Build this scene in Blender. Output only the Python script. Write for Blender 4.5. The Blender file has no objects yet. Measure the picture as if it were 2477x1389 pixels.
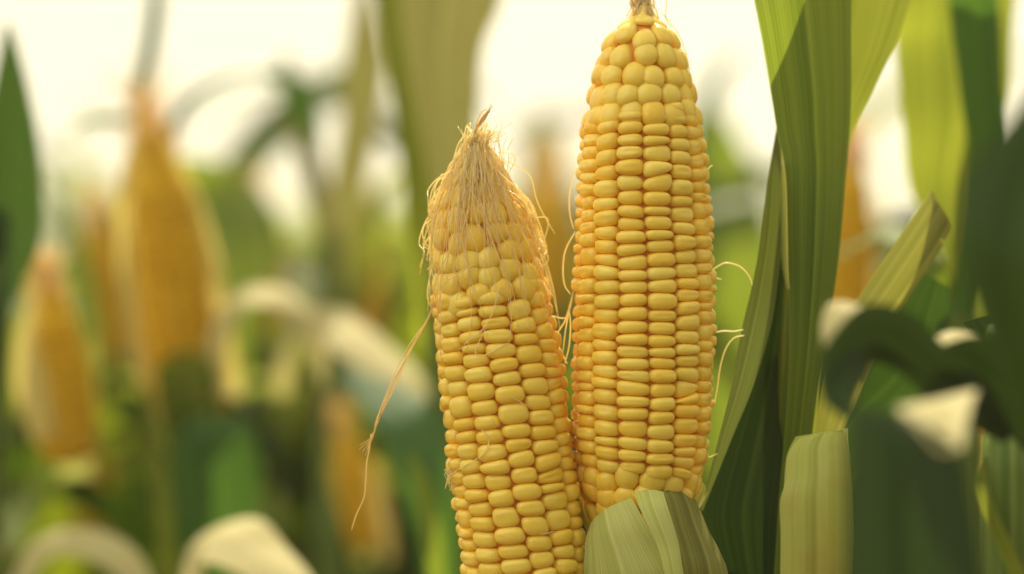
import bpy, math, random
import numpy as np
from mathutils import Vector, Matrix

# ------------------------------------------------------------------ camera, sky, sun
scene = bpy.context.scene
COL = scene.collection
CAM_H = 1.30
FOCAL, FOCUS = 85.0, 0.885
K = (36.0 / FOCAL) / 2477.0            # metres per photo pixel per metre of distance

cam = bpy.data.cameras.new('camera')
cam.lens = FOCAL
cam.sensor_width = 36.0
cam.clip_start = 0.02
cam.clip_end = 2000.0
cam.dof.use_dof = True
cam.dof.focus_distance = FOCUS - 0.018
cam.dof.aperture_fstop = 3.4
cam_o = bpy.data.objects.new('camera', cam)
COL.objects.link(cam_o)
cam_o.location = (0, 0, CAM_H)
cam_o.rotation_euler = (math.radians(90), 0, 0)
scene.camera = cam_o

SUN_EL, SUN_AZ = 45.0, 4.0            # degrees; azimuth from +Y towards +X
world = bpy.data.worlds.new('World')
scene.world = world
world.use_nodes = True
wn, wl = world.node_tree.nodes, world.node_tree.links
wn.clear()
w_out = wn.new('ShaderNodeOutputWorld')
w_bg = wn.new('ShaderNodeBackground')
w_sky = wn.new('ShaderNodeTexSky')
w_sky.sky_type = 'NISHITA'
w_sky.sun_disc = False
w_sky.sun_elevation = math.radians(SUN_EL)
w_sky.sun_rotation = math.radians(SUN_AZ)
w_sky.air_density = 1.6
w_sky.dust_density = 6.0
w_sky.ozone_density = 0.4
w_co = wn.new('ShaderNodeTexCoord')
w_no = wn.new('ShaderNodeTexNoise')
w_no.inputs['Scale'].default_value = 2.6
w_no.inputs['Detail'].default_value = 5.0
w_ra = wn.new('ShaderNodeMapRange')
w_ra.inputs['From Min'].default_value = 0.30
w_ra.inputs['From Max'].default_value = 0.66
w_ra.inputs['To Min'].default_value = 0.84
w_ra.inputs['To Max'].default_value = 0.96
w_mx = wn.new('ShaderNodeMixRGB')
# thin bright cloud, brightest towards the sun and dimmer on the far side of the sky
w_sp = wn.new('ShaderNodeSeparateXYZ')
w_dr = wn.new('ShaderNodeMapRange')
w_dr.inputs['From Min'].default_value = -0.45
w_dr.inputs['From Max'].default_value = 0.9
w_dr.inputs['To Min'].default_value = 0.0
w_dr.inputs['To Max'].default_value = 1.0
w_cl = wn.new('ShaderNodeMixRGB')
w_cl.inputs['Color1'].default_value = (2.6, 2.5, 2.0, 1)
w_cl.inputs['Color2'].default_value = (9.0, 8.5, 6.4, 1)
wl.new(w_co.outputs['Generated'], w_sp.inputs[0])
w_m1 = wn.new('ShaderNodeMath'); w_m1.operation = 'MULTIPLY'; w_m1.inputs[1].default_value = 0.9
w_m2 = wn.new('ShaderNodeMath'); w_m2.operation = 'MULTIPLY_ADD'; w_m2.inputs[1].default_value = 0.6
wl.new(w_sp.outputs['Z'], w_m1.inputs[0])
wl.new(w_sp.outputs['Y'], w_m2.inputs[0])
wl.new(w_m1.outputs[0], w_m2.inputs[2])
wl.new(w_m2.outputs[0], w_dr.inputs['Value'])
wl.new(w_dr.outputs['Result'], w_cl.inputs['Fac'])
wl.new(w_cl.outputs['Color'], w_mx.inputs['Color2'])
wl.new(w_co.outputs['Generated'], w_no.inputs['Vector'])
wl.new(w_no.outputs['Fac'], w_ra.inputs['Value'])
wl.new(w_ra.outputs['Result'], w_mx.inputs['Fac'])
wl.new(w_sky.outputs['Color'], w_mx.inputs['Color1'])
w_vd = wn.new('ShaderNodeVectorMath'); w_vd.operation = 'DOT_PRODUCT'  # added bright sky patch behind the camera, puts highlights and form shading on the kernels
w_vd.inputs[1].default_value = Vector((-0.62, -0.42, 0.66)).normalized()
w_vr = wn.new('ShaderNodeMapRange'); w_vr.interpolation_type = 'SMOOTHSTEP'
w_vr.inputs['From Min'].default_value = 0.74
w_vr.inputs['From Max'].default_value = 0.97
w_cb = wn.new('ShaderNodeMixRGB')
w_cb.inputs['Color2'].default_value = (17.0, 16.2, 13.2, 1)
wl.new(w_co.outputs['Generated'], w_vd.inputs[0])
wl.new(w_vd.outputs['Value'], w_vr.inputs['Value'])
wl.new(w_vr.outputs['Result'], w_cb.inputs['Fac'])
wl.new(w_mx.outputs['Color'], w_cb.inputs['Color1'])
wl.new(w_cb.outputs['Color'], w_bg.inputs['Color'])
w_bg.inputs['Strength'].default_value = 0.09
wl.new(w_bg.outputs['Background'], w_out.inputs['Surface'])

sun = bpy.data.lights.new('sun', 'SUN')
sun.energy = 5.0
sun.angle = math.radians(0.5)
sun.color = (1.0, 0.90, 0.68)
sun_o = bpy.data.objects.new('sun', sun)
COL.objects.link(sun_o)
ca, sa = math.cos(math.radians(SUN_EL)), math.sin(math.radians(SUN_EL))
SUN_DIR = Vector((math.sin(math.radians(SUN_AZ)) * ca, math.cos(math.radians(SUN_AZ)) * ca, sa))
sun_o.rotation_euler = SUN_DIR.to_track_quat('Z', 'Y').to_euler()
sun_o.location = (0, 4, 6)

scene.view_settings.view_transform = 'Standard'
scene.view_settings.look = 'None'
scene.view_settings.exposure = 0.62
scene.view_settings.gamma = 1.0
scene.render.engine = 'CYCLES'
scene.cycles.max_bounces = 12
scene.cycles.diffuse_bounces = 8
scene.cycles.transmission_bounces = 8
scene.cycles.use_denoising = True

# ------------------------------------------------------------------ helpers
def P(px, py, d):
    return Vector(((px - 1238.5) * K * d, d, CAM_H + (694.5 - py) * K * d))

def tag(o, label=None, cat=None, group=None, kind=None):
    if label: o['label'] = label
    if cat: o['category'] = cat
    if group: o['group'] = group
    if kind: o['kind'] = kind
    return o

def empty(name, loc, label, cat, group=None):
    o = bpy.data.objects.new(name, None)
    o.empty_display_size = 0.03
    COL.objects.link(o)
    o.location = loc
    return tag(o, label, cat, group)

def link(name, me, parent=None, label=None):
    """links a mesh given in WORLD coordinates under parent (an unrotated Empty)"""
    o = bpy.data.objects.new(name, me)
    COL.objects.link(o)
    if parent is not None:
        o.parent = parent
        o.location = -parent.location
    if label: o['label'] = label
    return o

def mesh(name, verts, faces, mat, uvs=None, tint=None, smooth=True):
    me = bpy.data.meshes.new(name)
    me.from_pydata([tuple(map(float, v)) for v in verts], [], [tuple(f) for f in faces])
    if mat: me.materials.append(mat)
    if smooth: me.polygons.foreach_set('use_smooth', [True] * len(me.polygons))
    if uvs is not None:
        uv = me.uv_layers.new(name='UVMap')
        li = np.empty(len(me.loops), dtype=np.int32)
        me.loops.foreach_get('vertex_index', li)
        uv.data.foreach_set('uv', np.asarray(uvs, dtype=np.float32)[li].ravel())
    if tint is not None:
        at = me.attributes.new('tint', 'FLOAT', 'POINT')
        at.data.foreach_set('value', np.asarray(tint, dtype=np.float32))
    me.update()
    return me

class MB:
    """collects pieces into one mesh"""
    def __init__(s): s.v, s.f, s.uv, s.t = [], [], [], []
    def add(s, v, f, uv=None, t=0.5):
        b = len(s.v)
        s.v += [tuple(map(float, p)) for p in v]
        s.f += [tuple(i + b for i in q) for q in f]
        s.uv += list(uv) if uv is not None else [(0.0, 0.0)] * len(v)
        s.t += [t] * len(v)
    def build(s, name, mat, parent=None, label=None):
        return link(name, mesh(name, s.v, s.f, mat, s.uv, s.t), parent, label)

def catmull(pts, n):
    p = np.asarray(pts, dtype=float)
    if len(p) == 2:
        t = np.linspace(0, 1, n)[:, None]
        return p[0] * (1 - t) + p[1] * t
    q = np.vstack([2 * p[0] - p[1], p, 2 * p[-1] - p[-2]])
    out = []
    for t in np.linspace(0, len(p) - 1, n):
        i = min(int(t), len(p) - 2)
        u = t - i
        a, b, c, d = q[i], q[i + 1], q[i + 2], q[i + 3]
        out.append(0.5 * (2 * b + (c - a) * u + (2 * a - 5 * b + 4 * c - d) * u * u + (3 * b - a - 3 * c + d) * u ** 3))
    return np.array(out)

def tube(pts, radii, sides=6, n=None, cap=True):
    p = catmull(pts, n) if n else np.asarray(pts, float)
    m = len(p)
    r = np.interp(np.linspace(0, 1, m), np.linspace(0, 1, len(radii)), radii)
    tg = np.gradient(p, axis=0)
    tg /= np.linalg.norm(tg, axis=1)[:, None] + 1e-12
    up = np.array([0.31, 0.77, 0.12])
    v, f, uv = [], [], []
    nx = np.cross(tg[0], up); nx /= np.linalg.norm(nx)
    ln = 0.0
    for i in range(m):
        nx = nx - tg[i] * np.dot(nx, tg[i]); nx /= np.linalg.norm(nx) + 1e-12
        ny = np.cross(tg[i], nx)
        if i: ln += np.linalg.norm(p[i] - p[i - 1])
        for k in range(sides):
            a = 2 * math.pi * k / sides
            v.append(p[i] + r[i] * (math.cos(a) * nx + math.sin(a) * ny))
            uv.append((k / sides, ln))
    for i in range(m - 1):
        for k in range(sides):
            k2 = (k + 1) % sides
            f.append((i * sides + k, i * sides + k2, (i + 1) * sides + k2, (i + 1) * sides + k))
    if cap:
        f.append(tuple(range(sides))[::-1])
        f.append(tuple((m - 1) * sides + k for k in range(sides)))
    return v, f, uv

def sheet(Lp, Rp, n=40, m=13, cup=0.0, rib=0.0, wave=0.0, wfreq=40.0, seed=0, uvw=1.0):
    """leaf blade between two 3-D edge curves; cup > 0 bulges towards the camera, rib is the midrib crease"""
    rng = random.Random(seed)
    ph = [rng.uniform(0, 6.28) for _ in range(6)]
    L, R = catmull(Lp, n), catmull(Rp, n)
    c = (L + R) / 2
    tg = np.gradient(c, axis=0); tg /= np.linalg.norm(tg, axis=1)[:, None] + 1e-12
    ac = R - L
    w = np.linalg.norm(ac, axis=1)
    nm = np.cross(ac, tg)
    nn = np.linalg.norm(nm, axis=1)[:, None]
    nm = nm / (nn + 1e-12)
    sgn = 1.0
    mid = nm[n // 2]
    if mid[1] > 0: sgn = -1.0
    nm = nm * sgn
    ln = np.concatenate([[0], np.cumsum(np.linalg.norm(np.diff(c, axis=0), axis=1))])
    v, uv, f = [], [], []
    for i in range(n):
        for j in range(m):
            s = j / (m - 1)
            e = 2 * s - 1
            off = cup * w[i] * (1 - e * e) - rib * w[i] * math.exp(-(e / 0.12) ** 2)
            if wave:
                off += wave * w[i] * abs(e) ** 1.6 * (math.sin(wfreq * ln[i] + ph[0] + (2.1 if e > 0 else 0)) + 0.5 * math.sin(2.3 * wfreq * ln[i] + ph[1] + (1.0 if e > 0 else 0)))
            v.append(L[i] * (1 - s) + R[i] * s + nm[i] * off)
            uv.append((s * uvw, ln[i]))
    for i in range(n - 1):
        for j in range(m - 1):
            a = i * m + j
            f.append((a, a + 1, a + m + 1, a + m))
    return v, f, uv

def px_sheet(rows, **kw):
    """rows of (left x, left y, left depth, right x, right y, right depth)"""
    return sheet([P(*r[:3]) for r in rows], [P(*r[3:]) for r in rows], **kw)

def ribbon(path, **kw):
    """path of (x, y, depth, width px, roll deg): blade along a centre line; roll 0 faces the camera, 90 is edge on"""
    c = [P(*q[:3]) for q in path]
    Lp, Rp = [], []
    for i, q in enumerate(path):
        t = (c[min(i + 1, len(c) - 1)] - c[max(i - 1, 0)]).normalized()
        side = t.cross(Vector((0, 1, 0)))
        if side.length < 1e-3: side = Vector((1, 0, 0))
        side.normalize()
        nr = t.cross(side)
        a = math.radians(q[4])
        sv = side * math.cos(a) + nr * math.sin(a)
        hw = q[3] * K * q[2] * 0.5
        Lp.append(c[i] - sv * hw); Rp.append(c[i] + sv * hw)
    return sheet(Lp, Rp, **kw)

# ------------------------------------------------------------------ materials
def new_mat(name):
    m = bpy.data.materials.new(name)
    m.use_nodes = True
    nt = m.node_tree
    nt.nodes.clear()
    return m, nt.nodes, nt.links

def leaf_mat(name, dark, light, trans, trans_fac=0.45, rough=0.55, vein=70.0, bump=0.6, blotch=None, spec=0.18):
    m, N, L = new_mat(name)
    out = N.new('ShaderNodeOutputMaterial')
    uv = N.new('ShaderNodeUVMap'); uv.uv_map = 'UVMap'
    mp = N.new('ShaderNodeMapping')
    mp.inputs['Scale'].default_value = (vein, 2.5, 1)
    L.new(uv.outputs['UV'], mp.inputs['Vector'])
    n1 = N.new('ShaderNodeTexNoise'); n1.inputs['Scale'].default_value = 1.0; n1.inputs['Detail'].default_value = 6.0; n1.inputs['Roughness'].default_value = 0.68
    L.new(mp.outputs['Vector'], n1.inputs['Vector'])
    mp2 = N.new('ShaderNodeMapping'); mp2.inputs['Scale'].default_value = (9, 1.2, 1); mp2.inputs['Location'].default_value = (3.3, 1.7, 0)
    L.new(uv.outputs['UV'], mp2.inputs['Vector'])
    n2 = N.new('ShaderNodeTexNoise'); n2.inputs['Scale'].default_value = 1.0; n2.inputs['Detail'].default_value = 2.0
    L.new(mp2.outputs['Vector'], n2.inputs['Vector'])
    # fine veins + broad streaks
    wv = N.new('ShaderNodeTexWave'); wv.wave_type = 'BANDS'; wv.bands_direction = 'X'
    wv.inputs['Scale'].default_value = 1.0; wv.inputs['Distortion'].default_value = 0.0
    mp3 = N.new('ShaderNodeMapping'); mp3.inputs['Scale'].default_value = (9.5, 0, 1)
    L.new(uv.outputs['UV'], mp3.inputs['Vector']); L.new(mp3.outputs['Vector'], wv.inputs['Vector'])
    sm = N.new('ShaderNodeMath'); sm.operation = 'MULTIPLY_ADD'
    L.new(n1.outputs['Fac'], sm.inputs[0]); sm.inputs[1].default_value = 0.9
    sm2 = N.new('ShaderNodeMath'); sm2.operation = 'MULTIPLY_ADD'
    L.new(n2.outputs['Fac'], sm2.inputs[0]); sm2.inputs[1].default_value = 0.8
    pw = N.new('ShaderNodeMath'); pw.operation = 'POWER'; L.new(wv.outputs['Fac'], pw.inputs[0]); pw.inputs[1].default_value = 5.0
    sc = N.new('ShaderNodeMath'); sc.operation = 'MULTIPLY'; L.new(pw.outputs[0], sc.inputs[0]); sc.inputs[1].default_value = 0.16
    L.new(sc.outputs[0], sm2.inputs[2])
    L.new(sm2.outputs[0], sm.inputs[2])
    # midrib
    sx = N.new('ShaderNodeSeparateXYZ'); L.new(uv.outputs['UV'], sx.inputs[0])
    mr = N.new('ShaderNodeMath'); mr.operation = 'SUBTRACT'; L.new(sx.outputs['X'], mr.inputs[0]); mr.inputs[1].default_value = 0.5
    ab = N.new('ShaderNodeMath'); ab.operation = 'ABSOLUTE'; L.new(mr.outputs[0], ab.inputs[0])
    rr = N.new('ShaderNodeMapRange'); rr.inputs['From Min'].default_value = 0.012; rr.inputs['From Max'].default_value = 0.035
    rr.inputs['To Min'].default_value = 0.45; rr.inputs['To Max'].default_value = 0.0
    L.new(ab.outputs[0], rr.inputs['Value'])
    ad = N.new('ShaderNodeMath'); ad.operation = 'ADD'; L.new(sm.outputs[0], ad.inputs[0]); L.new(rr.outputs['Result'], ad.inputs[1])
    re_ = N.new('ShaderNodeMapRange'); re_.inputs['From Min'].default_value = 0.482; re_.inputs['From Max'].default_value = 0.497
    re_.inputs['To Min'].default_value = 0.0; re_.inputs['To Max'].default_value = 0.6
    L.new(ab.outputs[0], re_.inputs['Value'])
    ae = N.new('ShaderNodeMath'); ae.operation = 'ADD'; L.new(ad.outputs[0], ae.inputs[0]); L.new(re_.outputs['Result'], ae.inputs[1])
    ad = ae
    rp = N.new('ShaderNodeMapRange'); rp.inputs['From Min'].default_value = 0.76; rp.inputs['From Max'].default_value = 1.10
    L.new(ad.outputs[0], rp.inputs['Value'])
    mx = N.new('ShaderNodeMixRGB'); mx.inputs['Color1'].default_value = (*dark, 1); mx.inputs['Color2'].default_value = (*light, 1)
    L.new(rp.outputs['Result'], mx.inputs['Fac'])
    col = mx.outputs['Color']
    if blotch:
        geo = N.new('ShaderNodeNewGeometry')
        n3 = N.new('ShaderNodeTexNoise'); n3.inputs['Scale'].default_value = 38.0; n3.inputs['Detail'].default_value = 4.0
        L.new(geo.outputs['Position'], n3.inputs['Vector'])
        r3 = N.new('ShaderNodeMapRange'); r3.inputs['From Min'].default_value = 0.5; r3.inputs['From Max'].default_value = 0.72
        L.new(n3.outputs['Fac'], r3.inputs['Value'])
        m3 = N.new('ShaderNodeMixRGB'); m3.inputs['Color2'].default_value = (*blotch, 1)
        L.new(r3.outputs['Result'], m3.inputs['Fac']); L.new(col, m3.inputs['Color1'])
        col = m3.outputs['Color']
    bs = N.new('ShaderNodeBsdfPrincipled')
    bs.inputs['Roughness'].default_value = rough
    bs.inputs['Specular IOR Level'].default_value = spec
    L.new(col, bs.inputs['Base Color'])
    bp = N.new('ShaderNodeBump'); bp.inputs['Strength'].default_value = bump; bp.inputs['Distance'].default_value = 0.0006
    L.new(sm.outputs[0], bp.inputs['Height']); L.new(bp.outputs['Normal'], bs.inputs['Normal'])
    tr = N.new('ShaderNodeBsdfTranslucent')
    tm = N.new('ShaderNodeMixRGB'); tm.blend_type = 'MIX'
    tm.inputs['Color1'].default_value = (trans[0] * 0.62, trans[1] * 0.68, trans[2] * 0.6, 1); tm.inputs['Color2'].default_value = (*trans, 1)
    L.new(rp.outputs['Result'], tm.inputs['Fac'])
    L.new(tm.outputs['Color'], tr.inputs['Color'])
    ms = N.new('ShaderNodeMixShader'); ms.inputs['Fac'].default_value = trans_fac
    L.new(bs.outputs['BSDF'], ms.inputs[1]); L.new(tr.outputs['BSDF'], ms.inputs[2])
    L.new(ms.outputs['Shader'], out.inputs['Surface'])
    return m

def kernel_mat(name, c0, c1, sss=0.0035, weight=0.24, spec=0.55):
    m, N, L = new_mat(name)
    out = N.new('ShaderNodeOutputMaterial')
    bs = N.new('ShaderNodeBsdfPrincipled')
    at = N.new('ShaderNodeAttribute'); at.attribute_name = 'tint'
    geo = N.new('ShaderNodeNewGeometry')
    n = N.new('ShaderNodeTexNoise'); n.inputs['Scale'].default_value = 260.0; n.inputs['Detail'].default_value = 3.0
    L.new(geo.outputs['Position'], n.inputs['Vector'])
    md = N.new('ShaderNodeMath'); md.operation = 'MULTIPLY_ADD'
    L.new(n.outputs['Fac'], md.inputs[0]); md.inputs[1].default_value = 0.5
    sb = N.new('ShaderNodeMath'); sb.operation = 'SUBTRACT'; L.new(at.outputs['Fac'], sb.inputs[0]); sb.inputs[1].default_value = 0.25
    L.new(sb.outputs[0], md.inputs[2])
    mx = N.new('ShaderNodeMixRGB'); mx.inputs['Color1'].default_value = (*c0, 1); mx.inputs['Color2'].default_value = (*c1, 1)
    L.new(md.outputs[0], mx.inputs['Fac'])
    L.new(mx.outputs['Color'], bs.inputs['Base Color'])
    bs.inputs['Roughness'].default_value = 0.24
    bs.inputs['Specular IOR Level'].default_value = spec
    bs.subsurface_method = 'BURLEY'
    bs.inputs['Subsurface Weight'].default_value = weight
    bs.inputs['Subsurface Radius'].default_value = (1.0, 0.55, 0.08)
    bs.inputs['Subsurface Scale'].default_value = sss
    b = N.new('ShaderNodeBump'); b.inputs['Strength'].default_value = 0.12; b.inputs['Distance'].default_value = 0.0008
    n2 = N.new('ShaderNodeTexNoise'); n2.inputs['Scale'].default_value = 700.0; n2.inputs['Detail'].default_value = 2.0
    L.new(geo.outputs['Position'], n2.inputs['Vector']); L.new(n2.outputs['Fac'], b.inputs['Height'])
    L.new(b.outputs['Normal'], bs.inputs['Normal'])
    tr = N.new('ShaderNodeBsdfTranslucent'); tr.inputs['Color'].default_value = (1.0, 0.58, 0.03, 1)
    ms = N.new('ShaderNodeMixShader'); ms.inputs['Fac'].default_value = 0.18
    L.new(bs.outputs['BSDF'], ms.inputs[1]); L.new(tr.outputs['BSDF'], ms.inputs[2])
    L.new(ms.outputs['Shader'], out.inputs['Surface'])
    return m

def silk_mat(name, c, tc, fac=0.58):
    m, N, L = new_mat(name)
    out = N.new('ShaderNodeOutputMaterial')
    bs = N.new('ShaderNodeBsdfPrincipled'); bs.inputs['Roughness'].default_value = 0.4
    at = N.new('ShaderNodeAttribute'); at.attribute_name = 'tint'
    mx = N.new('ShaderNodeMixRGB'); mx.inputs['Color1'].default_value = (c[0] * .84, c[1] * .70, c[2] * .58, 1); mx.inputs['Color2'].default_value = (*c, 1)
    L.new(at.outputs['Fac'], mx.inputs['Fac']); L.new(mx.outputs['Color'], bs.inputs['Base Color'])
    tr = N.new('ShaderNodeBsdfTranslucent'); tr.inputs['Color'].default_value = (*tc, 1)
    ms = N.new('ShaderNodeMixShader'); ms.inputs['Fac'].default_value = fac
    L.new(bs.outputs['BSDF'], ms.inputs[1]); L.new(tr.outputs['BSDF'], ms.inputs[2])
    L.new(ms.outputs['Shader'], out.inputs['Surface'])
    return m

def plain_mat(name, c, c2, scale=30.0, rough=0.7):
    m, N, L = new_mat(name)
    out = N.new('ShaderNodeOutputMaterial')
    bs = N.new('ShaderNodeBsdfPrincipled'); bs.inputs['Roughness'].default_value = rough
    geo = N.new('ShaderNodeNewGeometry')
    n = N.new('ShaderNodeTexNoise'); n.inputs['Scale'].default_value = scale; n.inputs['Detail'].default_value = 5.0
    L.new(geo.outputs['Position'], n.inputs['Vector'])
    mx = N.new('ShaderNodeMixRGB'); mx.inputs['Color1'].default_value = (*c, 1); mx.inputs['Color2'].default_value = (*c2, 1)
    L.new(n.outputs['Fac'], mx.inputs['Fac']); L.new(mx.outputs['Color'], bs.inputs['Base Color'])
    L.new(bs.outputs['BSDF'], out.inputs['Surface'])
    return m

M_KERNEL = kernel_mat('sweet_kernel', (0.95, 0.64, 0.06), (0.98, 0.77, 0.13), sss=0.009, weight=0.27)
M_KERNEL_FAR = kernel_mat('ripe_kernel', (0.70, 0.42, 0.018), (0.82, 0.54, 0.035), weight=0.1, spec=0.08)
M_CORE = plain_mat('cob_core', (0.60, 0.20, 0.02), (0.70, 0.30, 0.04), 300.0)
M_SILK = silk_mat('pale_silk', (0.96, 0.86, 0.52), (0.98, 0.88, 0.52))
M_SILK_DRY = silk_mat('dry_silk', (0.94, 0.76, 0.42), (0.96, 0.78, 0.40))
M_SILK_TAN = silk_mat('tan_silk', (0.88, 0.72, 0.42), (0.90, 0.74, 0.40))
M_LEAF = leaf_mat('maize_leaf', (0.050, 0.105, 0.015), (0.25, 0.32, 0.055), (0.38, 0.46, 0.035), 0.42, vein=120.0)
M_LEAF_MID = leaf_mat('mid_green_leaf', (0.030, 0.085, 0.018), (0.075, 0.15, 0.035), (0.16, 0.32, 0.03), 0.3)
M_SHEATH = leaf_mat('sheath', (0.105, 0.135, 0.030), (0.31, 0.34, 0.11), (0.22, 0.26, 0.04), 0.3)
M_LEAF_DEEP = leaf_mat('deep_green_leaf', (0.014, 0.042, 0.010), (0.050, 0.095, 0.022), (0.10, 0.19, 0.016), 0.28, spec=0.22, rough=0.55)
M_LEAF_THICK = leaf_mat('shaded_thick_leaf', (0.014, 0.029, 0.009), (0.048, 0.076, 0.022), (0.06, 0.11, 0.012), 0.12, spec=0.2, rough=0.55)  # leaf darkened in colour to stand for shade, little sun passes through
M_LEAF_LIME = leaf_mat('lime_leaf', (0.07, 0.10, 0.012), (0.19, 0.22, 0.03), (0.50, 0.54, 0.045), 0.5)
M_LEAF_TAN = leaf_mat('drying_leaf', (0.15, 0.14, 0.05), (0.27, 0.25, 0.095), (0.33, 0.30, 0.08), 0.35, blotch=(0.20, 0.155, 0.06))
M_LEAF_SUNLIT = leaf_mat('sunlit_pale_leaf', (0.50, 0.44, 0.19), (0.70, 0.61, 0.31), (0.60, 0.50, 0.18), 0.35, spec=0.12, rough=0.7)  # sunlit leaf tops, the sun's brightness put into a paler base colour
M_HUSK = leaf_mat('green_husk', (0.55, 0.60, 0.15), (0.74, 0.77, 0.30), (0.66, 0.66, 0.16), 0.42, vein=46, bump=0.3)
M_HUSK_OLIVE = leaf_mat('olive_husk', (0.17, 0.175, 0.035), (0.38, 0.37, 0.11), (0.46, 0.42, 0.06), 0.38, vein=40, bump=0.5)
M_HUSK_LIME = leaf_mat('yellow_green_husk', (0.42, 0.46, 0.10), (0.52, 0.55, 0.16), (0.66, 0.66, 0.10), 0.40, vein=30, bump=0.3, blotch=(0.42, 0.30, 0.09))
M_HUSK_GOLD = leaf_mat('golden_husk', (0.68, 0.54, 0.17), (0.84, 0.70, 0.30), (0.88, 0.70, 0.18), 0.5, vein=40, spec=.2, rough=.6)
M_STALK = leaf_mat('stalk', (0.08, 0.13, 0.02), (0.20, 0.25, 0.06), (0.3, 0.4, 0.03), 0.12, vein=30)
M_SOIL = plain_mat('soil', (0.055, 0.038, 0.022), (0.12, 0.085, 0.05), 6.0, 0.95)
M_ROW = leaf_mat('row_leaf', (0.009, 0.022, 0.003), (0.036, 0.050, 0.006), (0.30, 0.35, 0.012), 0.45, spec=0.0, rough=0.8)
M_ROW_SHADE = leaf_mat('row_leaf_shade', (0.006, 0.016, 0.003), (0.018, 0.032, 0.005), (0.08, 0.13, 0.005), 0.40, spec=0.0, rough=0.8)  # darker copy of the row leaf, shade low in the rows put into colour
M_FIELD = leaf_mat('far_leaf', (0.024, 0.052, 0.006), (0.08, 0.11, 0.011), (0.42, 0.50, 0.015), 0.52, spec=0.0, rough=0.8)

# ------------------------------------------------------------------ ground
gs = 400.0
gv, gf = [], []
xs = np.concatenate([np.linspace(-gs, -6, 12), np.linspace(-5, 5, 60), np.linspace(6, gs, 12)])
ys = np.concatenate([np.linspace(-60, -3, 8), np.linspace(-2, 12, 80), np.linspace(14, 900, 24)])
rg = random.Random(3)
for y in ys:
    for x in xs:
        near = abs(x) < 5 and -2 < y < 12
        gv.append((x, y, (0.035 * math.sin(x * 8.4) + rg.uniform(-0.015, 0.015)) if near else 0.0))
for i in range(len(ys) - 1):
    for j in range(len(xs) - 1):
        a = i * len(xs) + j
        gf.append((a, a + 1, a + len(xs) + 1, a + len(xs)))
tag(link('ground', mesh('ground', gv, gf, M_SOIL)), kind='structure')

# ------------------------------------------------------------------ ears
def cube_sphere(n, p):
    g = np.linspace(-1, 1, n + 1)
    g = np.tan(g * math.pi / 4)
    idx, V, F = {}, [], []
    def vid(x, y, z):
        k = (round(x, 5), round(y, 5), round(z, 5))
        if k not in idx:
            idx[k] = len(V)
            q = np.array([x, y, z]); V.append(q / (np.sum(np.abs(q) ** p)) ** (1 / p))
        return idx[k]
    for ax in range(3):
        for s in (-1, 1):
            for i in range(n):
                for j in range(n):
                    q = []
                    for (a, b) in ((g[i], g[j]), (g[i + 1], g[j]), (g[i + 1], g[j + 1]), (g[i], g[j + 1])):
                        c = [0, 0, 0]; c[ax] = s; c[(ax + 1) % 3] = a; c[(ax + 2) % 3] = b
                        q.append(vid(*c))
                    F.append(tuple(q) if s > 0 else tuple(q[::-1]))
    return np.array(V), F

class Cob:
    """an ear in its own axis: z from base (0) to tip (L), bent along a world curve"""
    def __init__(s, axis_pts, prof, roll=0.0):
        s.c = catmull(axis_pts, 60)
        seg = np.linalg.norm(np.diff(s.c, axis=0), axis=1)
        s.ln = np.concatenate([[0], np.cumsum(seg)])
        s.L = s.ln[-1]
        s.pz = np.array([q[0] for q in prof]); s.pr = np.array([q[1] for q in prof])
        s.roll = roll
        t = np.gradient(s.c, axis=0); s.t = t / np.linalg.norm(t, axis=1)[:, None]
    def R(s, z): return np.interp(z, s.pz, s.pr)
    def world(s, th, z, r):
        th, z, r = np.broadcast_arrays(np.asarray(th, float), np.asarray(z, float), np.asarray(r, float))
        zc = np.clip(z, 0, s.L)
        c = np.stack([np.interp(zc, s.ln, s.c[:, k]) for k in range(3)], -1)
        t = np.stack([np.interp(zc, s.ln, s.t[:, k]) for k in range(3)], -1)
        t = t / np.linalg.norm(t, axis=-1)[..., None]
        c = c + t * (z - zc)[..., None]
        x = np.array([1.0, 0, 0]) - t * t[..., 0:1]; x /= np.linalg.norm(x, axis=-1)[..., None]
        y = np.cross(t, x)
        a = th + s.roll
        # angle 0 faces the camera (-Y), growing towards +X
        return c + r[..., None] * (np.sin(a)[..., None] * x - np.cos(a)[..., None] * y)

def smooth_noise(rng, n, amp):
    kn = np.array([rng.uniform(-amp, amp) for _ in range(n)])
    return lambda u: np.interp(u, np.linspace(0, 1, n), kn)

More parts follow.
